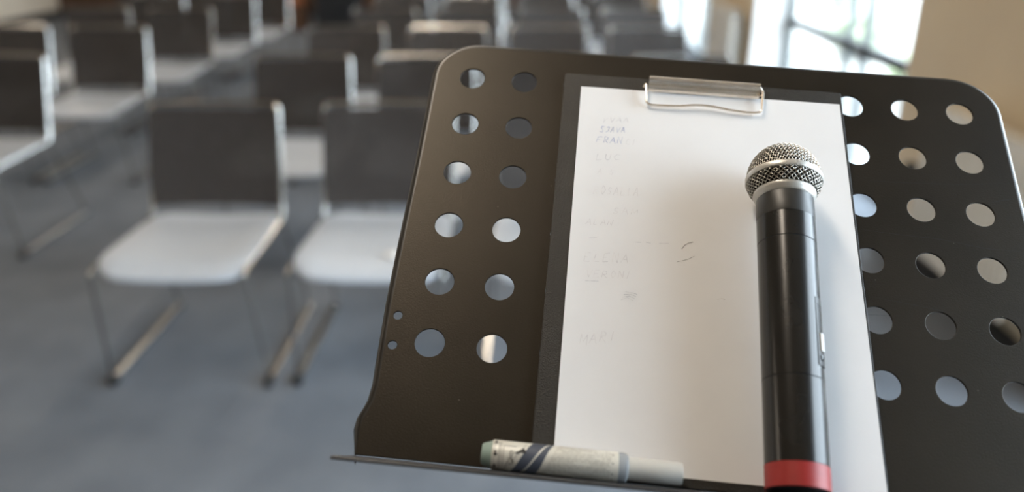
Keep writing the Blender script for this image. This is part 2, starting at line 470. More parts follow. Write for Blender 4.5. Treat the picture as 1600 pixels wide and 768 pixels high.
# ------------------------------------------------------------------ chairs
def chair_meshes():
    D = []
    hw = 0.246
    # seat: rounded slab, dished, its front edge rolling down
    nx, ny = 14, 14
    V, F = [], []
    for lay in (0, 1):
        for j in range(ny + 1):
            for i in range(nx + 1):
                u, v = 2 * i / nx - 1, 2 * j / ny - 1
                # round the corners
                s = 1 - 0.06 * (abs(u) ** 6) * (abs(v) ** 6) * 2
                x, y = u * (hw - 0.010 * (v + 1) / 2) * s, -0.07 + v * 0.255 * s
                z = 0.452 - 0.012 * (1 - u * u) - (0.026 * max(0, -v - 0.55) ** 2 / 0.2)
                edge = max(abs(u), abs(v))
                th = 0.034 if edge < 0.9 else 0.034 - 0.012 * (edge - 0.9) / 0.1
                if lay == 0:
                    z -= 0.006 if edge > 0.99 else 0
                else:
                    z -= th
                V.append((x, y, z))
    q = (nx + 1) * (ny + 1)
    for j in range(ny):
        for i in range(nx):
            a = j * (nx + 1) + i
            F.append((a, a + 1, a + nx + 2, a + nx + 1))
            F.append((q + a, q + a + nx + 1, q + a + nx + 2, q + a + 1))
    rim = [i for i in range(nx + 1)] + [j * (nx + 1) + nx for j in range(1, ny + 1)] + [ny * (nx + 1) + i for i in range(nx - 1, -1, -1)] + [j * (nx + 1) for j in range(ny - 1, 0, -1)]
    for k in range(len(rim)):
        a, b = rim[k], rim[(k + 1) % len(rim)]
        F.append((a, q + a, q + b, b))
    D.append(('seat', mesh_of('seat', V, F, M['seat'], smooth=True), None))
    # mesh backrest
    V, F = [], []
    nx, nz = 10, 6
    for lay in (0, 1):
        for j in range(nz + 1):
            for i in range(nx + 1):
                u, v = 2 * i / nx - 1, j / nz
                z = 0.485 + v * 0.330
                y = 0.140 + v * 0.085 + 0.022 * (1 - u * u) + lay * 0.010
                V.append((u * 0.234 * (1 - 0.03 * max(0, abs(2 * v - 1) - 0.6) / 0.4 * abs(u) ** 4), y, z))
    q = (nx + 1) * (nz + 1)
    for j in range(nz):
        for i in range(nx):
            a = j * (nx + 1) + i
            F.append((a, a + 1, a + nx + 2, a + nx + 1))
            F.append((q + a, q + a + nx + 1, q + a + nx + 2, q + a + 1))
    rim = [i for i in range(nx + 1)] + [j * (nx + 1) + nx for j in range(1, nz + 1)] + [nz * (nx + 1) + i for i in range(nx - 1, -1, -1)] + [j * (nx + 1) for j in range(nz - 1, 0, -1)]
    for k in range(len(rim)):
        a, b = rim[k], rim[(k + 1) % len(rim)]
        F.append((a, q + a, q + b, b))
    D.append(('backrest', mesh_of('backrest', V, F, M['back_mesh'], smooth=True), None))
    # tubular back frame: up one side, across the top, down the other
    top = [(-0.228 + 0.456 * k / 8, 0.252 + 0.022 * (1 - (2 * k / 8 - 1) ** 2), 0.828) for k in range(9)]
    path = round_path([(-0.236, 0.13, 0.44), (-0.232, 0.158, 0.50)] + top + [(0.232, 0.158, 0.50), (0.236, 0.13, 0.44)], 0.018, 4)
    D.append(('back_frame', mesh_of('back_frame', *tube_vf(path, 0.0095, 8), M['chrome'], smooth=True), None))
    for s in (-1, 1):
        D.append(('seat_rail', mesh_of('seat_rail', *tube_vf([(s * 0.236, 0.13, 0.44), (s * 0.240, -0.10, 0.432), (s * 0.241, -0.30, 0.428)], 0.009, 8), M['chrome'], smooth=True), None))
        D.append(('leg', mesh_of('leg', *tube_vf(round_path([(s * 0.241, -0.285, 0.430), (s * 0.243, -0.322, 0.425), (s * 0.262, -0.285, 0.02)], 0.02, 4), 0.0062, 8), M['chrome'], smooth=True), None))
        D.append(('leg', mesh_of('leg', *tube_vf([(s * 0.236, 0.12, 0.437), (s * 0.262, 0.275, 0.02)], 0.0062, 8), M['chrome'], smooth=True), None))
        D.append(('runner', mesh_of('runner', *box_vf(s * 0.262 - 0.0125, s * 0.262 + 0.0125, -0.29, 0.285, 0.006, 0.024), M['chrome'], bevel=0.004), None))
        r = len(D) - 1
        D.append(('foot_cap', mesh_of('foot_cap', *box_vf(s * 0.262 - 0.014, s * 0.262 + 0.014, -0.305, -0.262, 0, 0.027), M['black_rubber'], bevel=0.004), r))
        D.append(('foot_cap', mesh_of('foot_cap', *box_vf(s * 0.262 - 0.013, s * 0.262 + 0.013, 0.262, 0.292, 0, 0.020), M['black_rubber'], bevel=0.003), r))
    D.append(('crossbar', mesh_of('crossbar', *tube_vf([(-0.238, -0.06, 0.412), (0.238, -0.06, 0.412)], 0.008, 8), M['chrome'], smooth=True), None))
    D.append(('crossbar', mesh_of('crossbar', *tube_vf([(-0.238, 0.10, 0.422), (0.238, 0.10, 0.422)], 0.008, 8), M['chrome'], smooth=True), None))
    return D


CH = chair_meshes()


def chair(x, y, rz, label):
    r = empty('conference_chair', (x, y, 0), rz)
    tag(r, label, 'chair', 'rows of conference chairs')
    made = []
    for nm, me, par in CH:
        made.append(link(nm, me, made[par] if par is not None else r))
    return r


ROW_Y = [2.58, 3.64, 4.74, 5.82, 6.86, 7.90, 8.95]
ORD = ['first', 'second', 'third', 'fourth', 'fifth', 'sixth', 'seventh']
WHICH = ['on the aisle', 'one place in from the aisle', 'two places in from the aisle', 'at the window end', ]
X0 = [-1.115, -1.085, -1.095, -1.05, -1.06, -1.07, -1.05]
for r in range(7):
    for c in range(4):
        if r == 0 and c > 2:
            wh = 'at the window end, behind the stand'
        else:
            wh = WHICH[c]
        pitch = 0.625 if r == 0 else 0.61
        chair(X0[r] + pitch * c + random.uniform(-.008, .008), ROW_Y[r] + random.uniform(-.015, .015), random.uniform(-.02, .02),
              'pale mesh-back chair of the window block, %s row, %s' % (ORD[r], wh))
WH2 = ['on the aisle', 'one place in from the aisle', 'two places in from the aisle', 'three places in from the aisle']
for r, n in ((1, 1), (2, 2), (3, 2), (4, 2), (5, 3)):
    for c in range(n):
        chair(-2.56 - 0.61 * c + random.uniform(-.008, .008), ROW_Y[r] + random.uniform(-.015, .015), random.uniform(-.02, .02),
              'pale mesh-back chair across the aisle, %s row, %s' % (ORD[r], WH2[c]))
# a small flat white disc on the second seat of the nearest row
bx, by = X0[0] + 0.625 + 0.065, 2.36
n = 20
V, F = tube_vf([(0, 0, 0), (0, 0, 0.004), (0, 0, 0.006)], [0.024, 0.025, 0.020], n)
bd = link('disc', mesh_of('disc', V, F, M['white'], smooth=True), None, (bx, by, 0.4445))
tag(bd, 'small round white disc lying on a pale chair seat', 'disc')

# ------------------------------------------------------------------ the music stand
# The desk has its own frame: x along the ledge, y down the slope, z out of the back; one unit is 43.66 mm (the pitch of its holes).
U = 0.04366
ROT = Matrix(((0.9947614, -0.1017636, 0.0096876), (0.0845128, 0.8720270, 0.4821063), (-0.0575087, -0.4787620, 0.8760592)))
TR = Vector((-0.7570183, -3.2251097, 15.3900987))
cp, sp = math.cos(PITCH), math.sin(PITCH)
AX = Matrix(((1, 0, 0), (0, -sp, cp), (0, -cp, -sp)))          # tilts the slope into the room
RZ = Matrix.Rotation(YAW, 3, 'Z')
DESK_R = RZ @ AX @ ROT
DESK_O = RZ @ AX @ (TR * U) + Vector((0, 0, CAM_H))


def D(x, y, h=0.0):
    """desk frame (units; h above the face) -> room."""
    return DESK_O + DESK_R @ Vector((x, y, -h)) * U


def dvec(x, y, h=0.0):
    return DESK_R @ Vector((x, y, -h))


pole_top = D(4.56, 3.9, -0.9)
BASE = Vector((pole_top.x, pole_top.y, 0))


def dobj(name, vf, m, root, smooth=False, bevel=0.0, world=False, segs=2):
    V = [(v if world else D(*v)) for v in vf[0]]
    o0 = root.location if root else Vector((0, 0, 0))
    V = [Vector(v) - o0 for v in V]
    return mesh_of(name, V, vf[1], m, smooth=smooth, bevel=bevel, segs=segs)


stand = empty('music_stand', BASE)
tag(stand, 'black metal music stand with round holes punched in its desk', 'music stand')


def desk_outline():
    pts = []

    def arc(cx, cy, r, a0, a1, n=10):
        for k in range(n + 1):
            a = math.radians(a0 + (a1 - a0) * k / n)
            pts.append((cx + r * math.cos(a), cy + r * math.sin(a)))
    arc(0.0, -0.10, 0.80, 180, 270)          # y runs down: 270 degrees is the top
    arc(9.13, -0.10, 0.80, 270, 360)
    R = [(9.935, 1.85), (9.965, 3.7), (9.975, 4.8), (9.95, 5.8), (9.935, 6.22), (9.965, 6.50), (10.02, 6.66), (10.075, 6.79), (10.09, 6.95), (10.085, 7.33)]
    pts.extend(R)
    pts.extend([(9.127 - x, y) for x, y in reversed(R)])
    return pts


OUT = desk_outline()


def curve_plate(outline, holes, half, bev):
    cu = bpy.data.curves.new('plate', 'CURVE')
    cu.dimensions = '2D'
    cu.fill_mode = 'BOTH'
    cu.extrude = half
    cu.bevel_depth = bev
    cu.bevel_resolution = 1
    for loop in [outline] + holes:
        s = cu.splines.new('POLY')
        s.points.add(len(loop) - 1)
        for p, (x, y) in zip(s.points, loop):
            p.co = (x, y, 0, 1)
        s.use_cyclic_u = True
    ob = bpy.data.objects.new('plate', cu)
    C.objects.link(ob)
    dg = bpy.context.evaluated_depsgraph_get()
    me = bpy.data.meshes.new_from_object(ob.evaluated_get(dg))
    V = [v.co.copy() for v in me.vertices]
    F = [tuple(p.vertices) for p in me.polygons]
    bpy.data.objects.remove(ob)
    bpy.data.curves.remove(cu)
    bpy.data.meshes.remove(me)
    return V, F


def circ(cx, cy, r, n=40):
    return [(cx + r * math.cos(2 * PI * k / n), cy + r * math.sin(2 * PI * k / n)) for k in range(n)]


holes = []
for j in range(6):
    for i in (0, 1, 2, 7.127, 8.127, 9.127):
        holes.append(circ(i, j * 1.0929, 0.25))
for xx in (-0.588, 9.715):
    for yy in (5.044, 5.56):
        holes.append(circ(xx, yy, 0.082, 20))
# the rim is rolled back, so the flat stops a little inside the outline
INS = [(4.5635 + (x - 4.5635) * 0.978, y + 0.12 * max(0, min(1, (0.2 - y) / 1.1))) for x, y in OUT]
V, F = curve_plate(INS, holes, 0.012, 0.008)
V = [(v.x, v.y, -0.02 - v.z) for v in V]
link('desk_panel', dobj('desk_panel', (V, F), M['stand'], stand), stand)
# rolled rim
PR = []
cen = Vector((4.56, 3.2))
N = len(OUT)
V, F = [], []
prof = [(0.12 * math.sin(q), -0.12 + 0.12 * math.cos(q)) for q in [PI / 2 * k / 7 for k in range(8)]] + [(0.12, -0.17), (0.09, -0.17), (0.09, -0.12), (0.062, -0.058), (0.0, -0.035)]
loop = INS[:-1] + [INS[-1]]
NP = len(prof)
for i, (x, y) in enumerate(loop):
    if i == 0:
        tx, ty = loop[1][0] - x, loop[1][1] - y
    elif i == N - 1:
        tx, ty = x - loop[i - 1][0], y - loop[i - 1][1]
    else:
        tx, ty = loop[i + 1][0] - loop[i - 1][0], loop[i + 1][1] - loop[i - 1][1]
    l = math.hypot(tx, ty)
    nx_, ny_ = ty / l, -tx / l              # outward
    for (o_, h_) in prof:
        V.append((x + nx_ * o_, y + ny_ * o_, h_))
# the loop runs top-left corner -> top -> right side -> bottom right | bottom left -> left side; leave the ledge side open
br = 22 + 10 - 1
for i in range(N):
    if i == br:
        continue
    j = (i + 1) % N
    for k in range(NP):
        F.append((i * NP + k, i * NP + (k + 1) % NP, j * NP + (k + 1) % NP, j * NP + k))
link('rolled_rim', dobj('rolled_rim', (V, F), M['stand_edge'], stand, smooth=True), stand)
# ledge
xl, xr_ = -0.955, 10.08
th = 0.028
LP = [(7.318, -0.175), (7.605, 0.95), (7.655, 0.95), (7.655, 0.92), (7.63, 0.92), (7.346, -0.175)]    # (y, h): tray with a turned-down front lip
V = [(x, y, h) for x in (xl, xr_) for (y, h) in LP]
F = [tuple(range(5, -1, -1)), tuple(range(6, 12))] + [(k, (k + 1) % 6, 6 + (k + 1) % 6, 6 + k) for k in range(6)]
link('ledge', dobj('ledge', (V, F), M['tray'], stand, bevel=0.0004), stand)
# hairline scratches worn into the coat on the right half of the desk
SCR = [[(6.98, 1.68), (7.98, 1.65), (8.87, 1.60), (9.78, 1.49)], [(6.99, 2.69), (7.62, 2.73), (8.36, 2.76), (9.09, 2.87), (9.66, 2.87)],
       [(6.95, 3.95), (7.86, 4.06), (8.46, 4.16)], [(6.95, 4.30), (7.74, 4.25)], [(9.30, 1.95), (9.55, 1.86), (9.82, 1.80)], [(7.25, 4.25), (7.33, 4.45), (7.36, 4.62)]]
for line_ in SCR:
    V, F = [], []
    for i, (x, y) in enumerate(line_):
        hw_ = 0.004 if 0 < i < len(line_) - 1 else 0.001
        V += [(x - hw_ * 0.3, y - hw_, 0.0035), (x + hw_ * 0.3, y + hw_, 0.0035)]
    for i in range(len(line_) - 1):
        F.append((2 * i, 2 * i + 2, 2 * i + 3, 2 * i + 1))
    link('scratch', dobj('scratch', (V, F), M['mic_seam'], stand), stand)
# bracket, pole, tripod
link('bracket', dobj('bracket', join(box_vf(3.5, 5.6, 2.9, 4.9, -0.10, -0.035), box_vf(4.3, 4.8, 3.5, 4.3, -0.95, -0.09)), M['stand'], stand, bevel=0.001), stand)
pz = pole_top.z
link('pole', mesh_of('pole', *tube_vf([(0, 0, 0.05), (0, 0, 0.62), (0, 0, 0.625), (0, 0, pz)], [0.016, 0.016, 0.0125, 0.0125], 20), M['stand'], smooth=True), stand)
link('collar', mesh_of('collar', *tube_vf([(0, 0, 0.58), (0, 0, 0.64)], 0.021, 20), M['black_rubber'], smooth=True), stand)
link('hub', mesh_of('hub', *tube_vf([(0, 0, 0.16), (0, 0, 0.24)], 0.024, 20), M['black_rubber'], smooth=True), stand)
for k in range(3):
    a = math.radians(90 + 120 * k)
    c_, s_ = math.cos(a), math.sin(a)
    lg = link('leg', mesh_of('leg', *tube_vf(round_path([(c_ * 0.015, s_ * 0.015, 0.21), (c_ * 0.12, s_ * 0.12, 0.13), (c_ * 0.30, s_ * 0.30, 0.012)], 0.05), 0.010, 10), M['stand'], smooth=True), stand)
    link('foot', mesh_of('foot', *tube_vf([(c_ * 0.285, s_ * 0.285, 0.018), (c_ * 0.315, s_ * 0.315, 0.0135)], 0.0135, 10), M['black_rubber'], smooth=True), lg)

# ------------------------------------------------------------------ clipboard
cbd = empty('clipboard', D(4.35, 3.5, 0.0))
tag(cbd, 'black grained clipboard with a nickel clip, standing on the stand ledge', 'clipboard')
def rrect(x0, x1, y0, y1, r, n=5):
    p = []
    for cx, cy, a0 in ((x0 + r, y0 + r, 180), (x1 - r, y0 + r, 270), (x1 - r, y1 - r, 0), (x0 + r, y1 - r, 90)):
        for k in range(n + 1):
            a = math.radians(a0 + 90 * k / n)
            p.append((cx + r * math.cos(a), cy + r * math.sin(a)))
    return p
V, F = curve_plate(rrect(1.775, 6.935, -0.215, 7.35, 0.04), [], 0.028, 0.012)
V = [(v.x, v.y + (v.x - 4.35) * 0.0, 0.043 - v.z) for v in V]
link('board', dobj('board', (V, F), M['board'], cbd), cbd)
TOPH = 0.084
# clip: base plate, rolled bar, flange, hinge, wire bail
link('base_plate', dobj('base_plate', box_vf(3.5, 5.25, -0.17, 0.02, TOPH, TOPH + 0.03), M['clip'], cbd, bevel=0.0003), cbd)
prof = []
for k in range(15):
    a = math.radians(150 + 250 * k / 14)     # rolled tube at the top of the bar
    prof.append((-0.055 + 0.062 * math.cos(a), 0.245 + 0.062 * math.sin(a)))
pf = []
for k in range(13):
    a = math.radians(-200 + 230 * k / 12)
    pf.append((-0.060 + 0.068 * math.cos(a + PI / 2), 0.262 + 0.068 * math.sin(a + PI / 2)))
bar = [(-0.128, 0.20), (-0.132, 0.25), (-0.118, 0.30), (-0.085, 0.325), (-0.045, 0.318), (-0.018, 0.29), (-0.008, 0.255), (0.006, 0.235), (0.03, 0.225), (0.055, 0.205), (0.085, 0.160), (0.098, 0.115)]
inn = [(0.088, 0.112), (0.074, 0.152), (0.048, 0.190), (0.026, 0.208), (0.0, 0.216), (-0.02, 0.24), (-0.03, 0.275), (-0.05, 0.30), (-0.083, 0.307), (-0.108, 0.288), (-0.12, 0.25), (-0.117, 0.20)]
pp = bar + inn
V, F = [], []
xs = [3.345, 3.36] + [3.36 + (5.385 - 3.36) * k / 6 for k in range(1, 7)] + [5.40]
for x in xs:
    for (y, h) in pp:
        V.append((x, y + 0.0, h))
n = len(pp)
for i in range(len(xs) - 1):
    for k in range(n):
        F.append((i * n + k, i * n + (k + 1) % n, (i + 1) * n + (k + 1) % n, (i + 1) * n + k))
for e in (0, len(xs) - 1):
    for k in range(len(bar) - 1):
        F.append((e * n + k, e * n + k + 1, e * n + n - 2 - k, e * n + n - 1 - k))
link('clip_bar', dobj('clip_bar', (V, F), M['clip'], cbd, smooth=True), cbd)
wire = round_path([(3.26, 0.03, 0.14), (3.29, 0.0, 0.20), (3.295, 0.05, 0.225), (3.318, 0.42, 0.165), (3.40, 0.452, 0.15)], 0.05, 4)
wire += round_path([(3.6, 0.452, 0.15), (3.95, 0.44, 0.16), (4.15, 0.405, 0.17), (4.35, 0.395, 0.175), (4.55, 0.405, 0.17), (4.85, 0.45, 0.16), (5.15, 0.468, 0.15)], 0.1, 4)
wire += round_path([(5.30, 0.462, 0.15), (5.425, 0.44, 0.155), (5.455, 0.05, 0.225), (5.45, -0.0, 0.22), (5.395, -0.05, 0.26)], 0.06, 4)
link('wire_handle', dobj('wire_handle', tube_vf([D(*p) for p in wire], 0.0011, 8), M['clip'], cbd, smooth=True, world=True), cbd)
link('hinge_eye', dobj('hinge_eye', tube_vf([D(5.40 + 0.06 * math.cos(q), 0.03 + 0.06 * math.sin(q), 0.2) for q in [2 * PI * k / 12 for k in range(12)]], 0.0009, 6, closed=True), M['clip'], cbd, smooth=True, world=True), cbd)
link('rivet', dobj('rivet', tube_vf([D(4.335, -0.155, TOPH + 0.02), D(4.335, -0.155, 0.2), D(4.335, -0.155, 0.215)], [0.0022, 0.0022, 0.0012], 12), M['clip'], cbd, smooth=True, world=True), cbd)

# ------------------------------------------------------------------ paper and handwriting
PH = 0.0895


def paper_h(x, y):
    u, v = (x - 2.09) / 4.81, (y - 0.08) / 7.1
    lift = 0.05 * max(0, v - 0.6) ** 2 * (1 - abs(2 * u - 1) ** 2) if x < 4.6 else 0.0
    edge = 0.03 * max(0, 0.06 - u) / 0.06
    return PH + lift * 0.0 + edge * 0.3 * v


pap = empty('paper_sheet', D(4.5, 3.6, PH))
tag(pap, 'white sheet of paper with faint handwritten names, held in the clipboard', 'paper')
nx, ny = 24, 32
V, F = [], []
for lay in (0, 1):
    for j in range(ny + 1):
        for i in range(nx + 1):
            v = j / ny
            y = 0.082 + 7.14 * v
            x0 = 2.088 + 0.012 * v
            x1 = 6.895 + 0.02 * v
            x = x0 + (x1 - x0) * i / nx
            V.append((x, y - 0.02 * (i / nx) * (1 - v), paper_h(x, y) - lay * 0.004))
q = (nx + 1) * (ny + 1)
for j in range(ny):
    for i in range(nx):
        a = j * (nx + 1) + i
        F.append((a, a + 1, a + nx + 2, a + nx + 1))
        F.append((q + a, q + a + nx + 1, q + a + nx + 2, q + a + 1))
rim = [i for i in range(nx + 1)] + [j * (nx + 1) + nx for j in range(1, ny + 1)] + [ny * (nx + 1) + i for i in range(nx - 1, -1, -1)] + [j * (nx + 1) for j in range(ny - 1, 0, -1)]
for k in range(len(rim)):
    a, b = rim[k], rim[(k + 1) % len(rim)]
    F.append((a, q + a, q + b, b))
link('sheet', dobj('sheet', (V, F), M['paper'], pap, smooth=True), pap)

LET = {  # block capitals as pen strokes in a unit box, y down
    'A': [[(0, 1), (.45, 0), (.9, 1)], [(.2, .62), (.7, .6)]],
    'C': [[(.85, .15), (.4, 0), (.05, .5), (.4, 1), (.85, .88)]],
    'E': [[(.8, 0), (.05, .03), (0, 1), (.8, .97)], [(0, .5), (.6, .48)]],
    'F': [[(.85, 0), (.1, .03), (0, 1)], [(.05, .48), (.6, .45)]],
    'I': [[(.3, 0), (.25, 1)]],
    'J': [[(.2, 0), (.75, 0), (.7, .8), (.4, 1), (.1, .8)]],
    'K': [[(.05, 0), (.05, 1)], [(.8, 0), (.08, .55), (.85, 1)]],
    'L': [[(.15, 0), (.1, 1), (.8, .95)]],
    'M': [[(0, 1), (.1, 0), (.45, .7), (.8, 0), (.9, 1)]],
    'N': [[(.05, 1), (.1, 0), (.75, 1), (.8, 0)]],
    'O': [[(.45, 0), (.05, .5), (.45, 1), (.85, .5), (.45, 0)]],
    'R': [[(.05, 1), (.1, 0), (.7, .1), (.65, .45), (.1, .5), (.8, 1)]],
    'S': [[(.8, .1), (.3, 0), (.15, .35), (.7, .6), (.6, .95), (.05, .9)]],
    'T': [[(0, 0), (.9, 0)], [(.45, 0), (.42, 1)]],
    'U': [[(.05, 0), (.1, .8), (.45, 1), (.75, .8), (.8, 0)]],
    'V': [[(0, 0), (.45, 1), (.85, 0)]],
    'Y': [[(0, 0), (.4, .5), (.85, 0)], [(.42, .5), (.3, 1)]],
}


def ribbon(pts, wdt, V, F):
    P = [Vector(p) for p in pts]
    for a, b in zip(P[:-1], P[1:]):
        d = b - a
        if d.length < 1e-6:
            continue
        nrm = Vector((-d.y, d.x)).normalized() * (wdt / 2)
        k = len(V)
        for p in (a - nrm, b - nrm, b + nrm, a + nrm):
            V.append((p.x, p.y, paper_h(p.x, p.y) + 0.004))
        F.append((k, k + 1, k + 2, k + 3))


def write(txt, x0, y0, x1, y1, cap, m, wdt=0.010, seed=0):
    """a handwritten word from (x0, y0) to (x1, y1) along its base line; it fades towards its end."""
    rnd = random.Random(seed)
    V, F = [], []
    step = (x1 - x0) / len(txt)
    for i, ch in enumerate(txt):
        if ch not in LET:
            continue
        bx_, by_ = x0 + step * i, y0 + (y1 - y0) * i / len(txt)
        h = cap * rnd.uniform(.85, 1.1)
        wd = min(step * 0.78, cap * 0.9)
        for st in LET[ch]:
            pts = [(bx_ + px * wd + (1 - py) * 0.02 + rnd.uniform(-.006, .006), by_ - h + py * h + rnd.uniform(-.006, .006)) for px, py in st]
            ribbon(pts, wdt, V, F)
    me = dobj('handwriting', (V, F), m, pap)
    o = link('handwriting', me, pap)
    o['kind'] = 'stuff'


write('YVAA', 2.524, 0.888, 3.04, 0.84, 0.105, M['ink_grey'], 0.009, 1)
write('SJAVA', 2.488, 1.125, 2.965, 1.08, 0.13, M['ink_blue'], 0.010, 2)
write('FRAN', 2.441, 1.352, 2.93, 1.345, 0.14, M['ink_blue'], 0.009, 3)
write('CI', 2.96, 1.352, 3.2, 1.345, 0.13, M['ink_faint'], 0.008, 4)
write('LUC', 2.439, 1.745, 2.92, 1.70, 0.14, M['ink_grey'], 0.008, 5)
write('A S', 2.49, 2.04, 2.8, 2.03, 0.10, M['ink_faint'], 0.008, 6)
write('ROSALIA', 2.443, 2.47, 3.256, 2.44, 0.17, M['ink_faint'], 0.010, 7)
write('SAM', 2.793, 2.84, 3.266, 2.82, 0.13, M['ink_faint'], 0.010, 8)
write('ALAN', 2.345, 3.10, 2.836, 3.07, 0.12, M['ink_faint'], 0.010, 9)
write('ELENA', 2.354, 3.81, 3.13, 3.77, 0.17, M['ink_faint'], 0.011, 10)
write('VERONI', 2.403, 4.10, 3.192, 4.06, 0.14, M['ink_faint'], 0.009, 11)
write('MARI', 2.371, 5.30, 3.0, 5.15, 0.18, M['ink_faint'], 0.011, 12)
V, F = [], []
ribbon([(3.977, 3.424), (4.03, 3.34), (4.10, 3.29), (4.17, 3.27)], 0.011, V, F)
ribbon([(3.903, 3.676), (4.0, 3.64), (4.10, 3.60), (4.19, 3.538)], 0.007, V, F)
ribbon([(4.55, 4.30), (4.62, 4.28), (4.68, 4.29)], 0.006, V, F)
o = link('pen_stroke', dobj('pen_stroke', (V, F), M['ink_dark'], pap), pap); o['kind'] = 'stuff'
V, F = [], []
for (a, b) in (((3.172, 3.366), (3.30, 3.36)), ((3.38, 3.35), (3.46, 3.36)), ((3.6, 3.35), (3.76, 3.334)), ((2.42, 3.36), (2.55, 3.34)), ((2.40, 4.17), (2.62, 4.16))):
    ribbon([a, b], 0.008, V, F)
for k in range(4):
    ribbon([(3.0 + .02 * k, 4.43 - .05 * k + .03), (3.1 + .03 * k, 4.38 - .03 * k + .03), (3.2 + .02 * k, 4.43 - .04 * k + .03)], 0.008, V, F)
o = link('pen_stroke', dobj('pen_stroke', (V, F), M['ink_grey'], pap), pap); o['kind'] = 'stuff'

# ------------------------------------------------------------------ microphone
RB = 0.60
MC = D(5.555, 2.34, PH + 0.006 + 0.625)
tail = D(5.485, 7.34, PH + 0.006 + 0.49)
mdir = (tail - MC).normalized()
mnorm = dvec(0, 0, 1)
mup = (mnorm - mdir * mnorm.dot(mdir)).normalized()
mside = mdir.cross(mup).normalized()
if mside.dot(dvec(1, 0, 0)) < 0:
    mside = -mside
mic = empty('microphone', MC)
tag(mic, 'black wireless handheld microphone with nickel grille and red band, lying on the paper', 'microphone')


def MP(s, r, a):
    """axial s, radius r (units), angle a from the side that faces up (towards +x positive) -> offset from the head's centre."""
    return (mdir * s + (mup * math.cos(a) + mside * math.sin(a)) * r) * U


def lathe(name, prof, m, root, n=64, smooth=True, fn=MP):
    V, F = [], []
    for (s, r) in prof:
        for k in range(n):
            V.append(fn(s, r, 2 * PI * k / n))
    for i in range(len(prof) - 1):
        for k in range(n):
            F.append((i * n + k, i * n + (k + 1) % n, (i + 1) * n + (k + 1) % n, (i + 1) * n + k))
    F.append(tuple(range(n - 1, -1, -1)))
    F.append(tuple((len(prof) - 1) * n + k for k in range(n)))
    return link(name, mesh_of(name, V, F, m, smooth=smooth), root)


SH = 0.125
lathe('collar', [(0.235, 0.46), (0.25, 0.497), (0.285, 0.503), (0.32, 0.490), (0.355, 0.468), (0.385, 0.456), (0.40, 0.43)], M['grille_band'], mic)
lathe('neck', [(0.392, 0.43), (0.396, 0.452), (0.405, 0.456), (0.88 - SH, 0.456), (0.90 - SH, 0.452), (0.905 - SH, 0.44)], M['mic_satin'], mic)
hd = lathe('handle', [(x - SH, r) for x, r in [(0.902, 0.44), (0.906, 0.455), (1.34, 0.454), (1.345, 0.447), (1.355, 0.447), (1.36, 0.454), (2.4, 0.449), (3.592, 0.443), (3.597, 0.436), (3.607, 0.436), (3.612, 0.443), (4.83, 0.440), (4.835, 0.43)]], M['mic_black'], mic)
lathe('red_band', [(4.832 - SH, 0.43), (4.836 - SH, 0.441), (5.165 - SH, 0.440), (5.169 - SH, 0.43)], M['mic_red'], mic)
lathe('tail_cap', [(5.15 - SH, 0.425), (5.167 - SH, 0.425), (5.173 - SH, 0.41), (5.18 - SH, 0.36), (5.182 - SH, 0.3)], M['mic_satin'], mic)
lathe('seam_ring', [(x - SH, r) for x, r in [(1.346, 0.440), (1.347, 0.4485), (1.353, 0.4485), (1.354, 0.440)]], M['mic_seam'], mic)
lathe('seam_ring', [(x - SH, r) for x, r in [(3.598, 0.43), (3.599, 0.4375), (3.605, 0.4375), (3.606, 0.43)]], M['mic_seam'], mic)
# grille: foam core, wire weave, equator band
DOME = 0.66


def ball_r(s):
    """radius of the head at axial s: a dome above the equator, a deeper cup below."""
    if s <= 0:
        return RB * math.sqrt(max(0, 1 - (s / DOME) ** 2))
    return RB * math.sqrt(max(0, 1 - (s / 0.475) ** 2))
core = [(s * 0.945, max(0.01, ball_r(s) * 0.945)) for s in [-DOME * math.cos(PI / 2 * k / 14) for k in range(15)] + [0.27 * k / 8 for k in range(1, 9)]]
lathe('foam_core', core, M['foam'], mic)
lathe('grille_band', [(-0.052, 0.585), (-0.052, 0.612), (-0.035, 0.622), (0.035, 0.622), (0.052, 0.612), (0.052, 0.585)], M['grille_band'], mic)
WR = 0.0068
V, F = [], []
# lower cup: two families of slanting wires between the band and the collar
NW = 44
for fam in (1, -1):
    for w_ in range(NW):
        pts = []
        ph = 2 * PI * w_ / NW
        for k in range(29):
            s = 0.04 + 0.22 * k / 28
            a = ph + fam * (0.46 * k / 28)
            cross = math.cos(a * 0 + PI * (k / 28 * 0.46 * NW * 2 / (2 * PI)) + PI * w_)
            rr = ball_r(s) + 0.007 * fam * cross
            pts.append(MP(s, rr, a))
        v, f = tube_vf(pts, WR * U, 5)
        k0 = len(V); V += v; F += [tuple(i + k0 for i in q_) for q_ in f]
# dome: a square weave laid over the cap
G = 0.058
ng = int(RB * PI / 2 / G)
def dome(u, v_, off):
    rho = math.hypot(u, v_)
    th = min(rho / RB, PI / 2 * 0.985)
    a = math.atan2(v_, u) + PI / 4
    s, r = -DOME * math.cos(th), RB * math.sin(th)
    return MP(s * (1 + off / 0.58), r * (1 + off / 0.58), a)
for fam in (0, 1):
    for i in range(-ng, ng + 1):
        c0 = i * G
        half = math.sqrt(max(0, (RB * PI / 2 * 0.96) ** 2 - c0 * c0))
        if half < 0.05:
            continue
        nseg = max(4, int(2 * half / (G / 2)))
        pts = []
        for k in range(nseg + 1):
            tt = -half + 2 * half * k / nseg
            off = 0.007 * math.cos(PI * tt / G + PI * i) * (1 if fam == 0 else -1)
            pts.append(dome(tt, c0, off) if fam == 0 else dome(c0, tt, off))
        v, f = tube_vf(pts, WR * U, 5)
        k0 = len(V); V += v; F += [tuple(j + k0 for j in q_) for q_ in f]
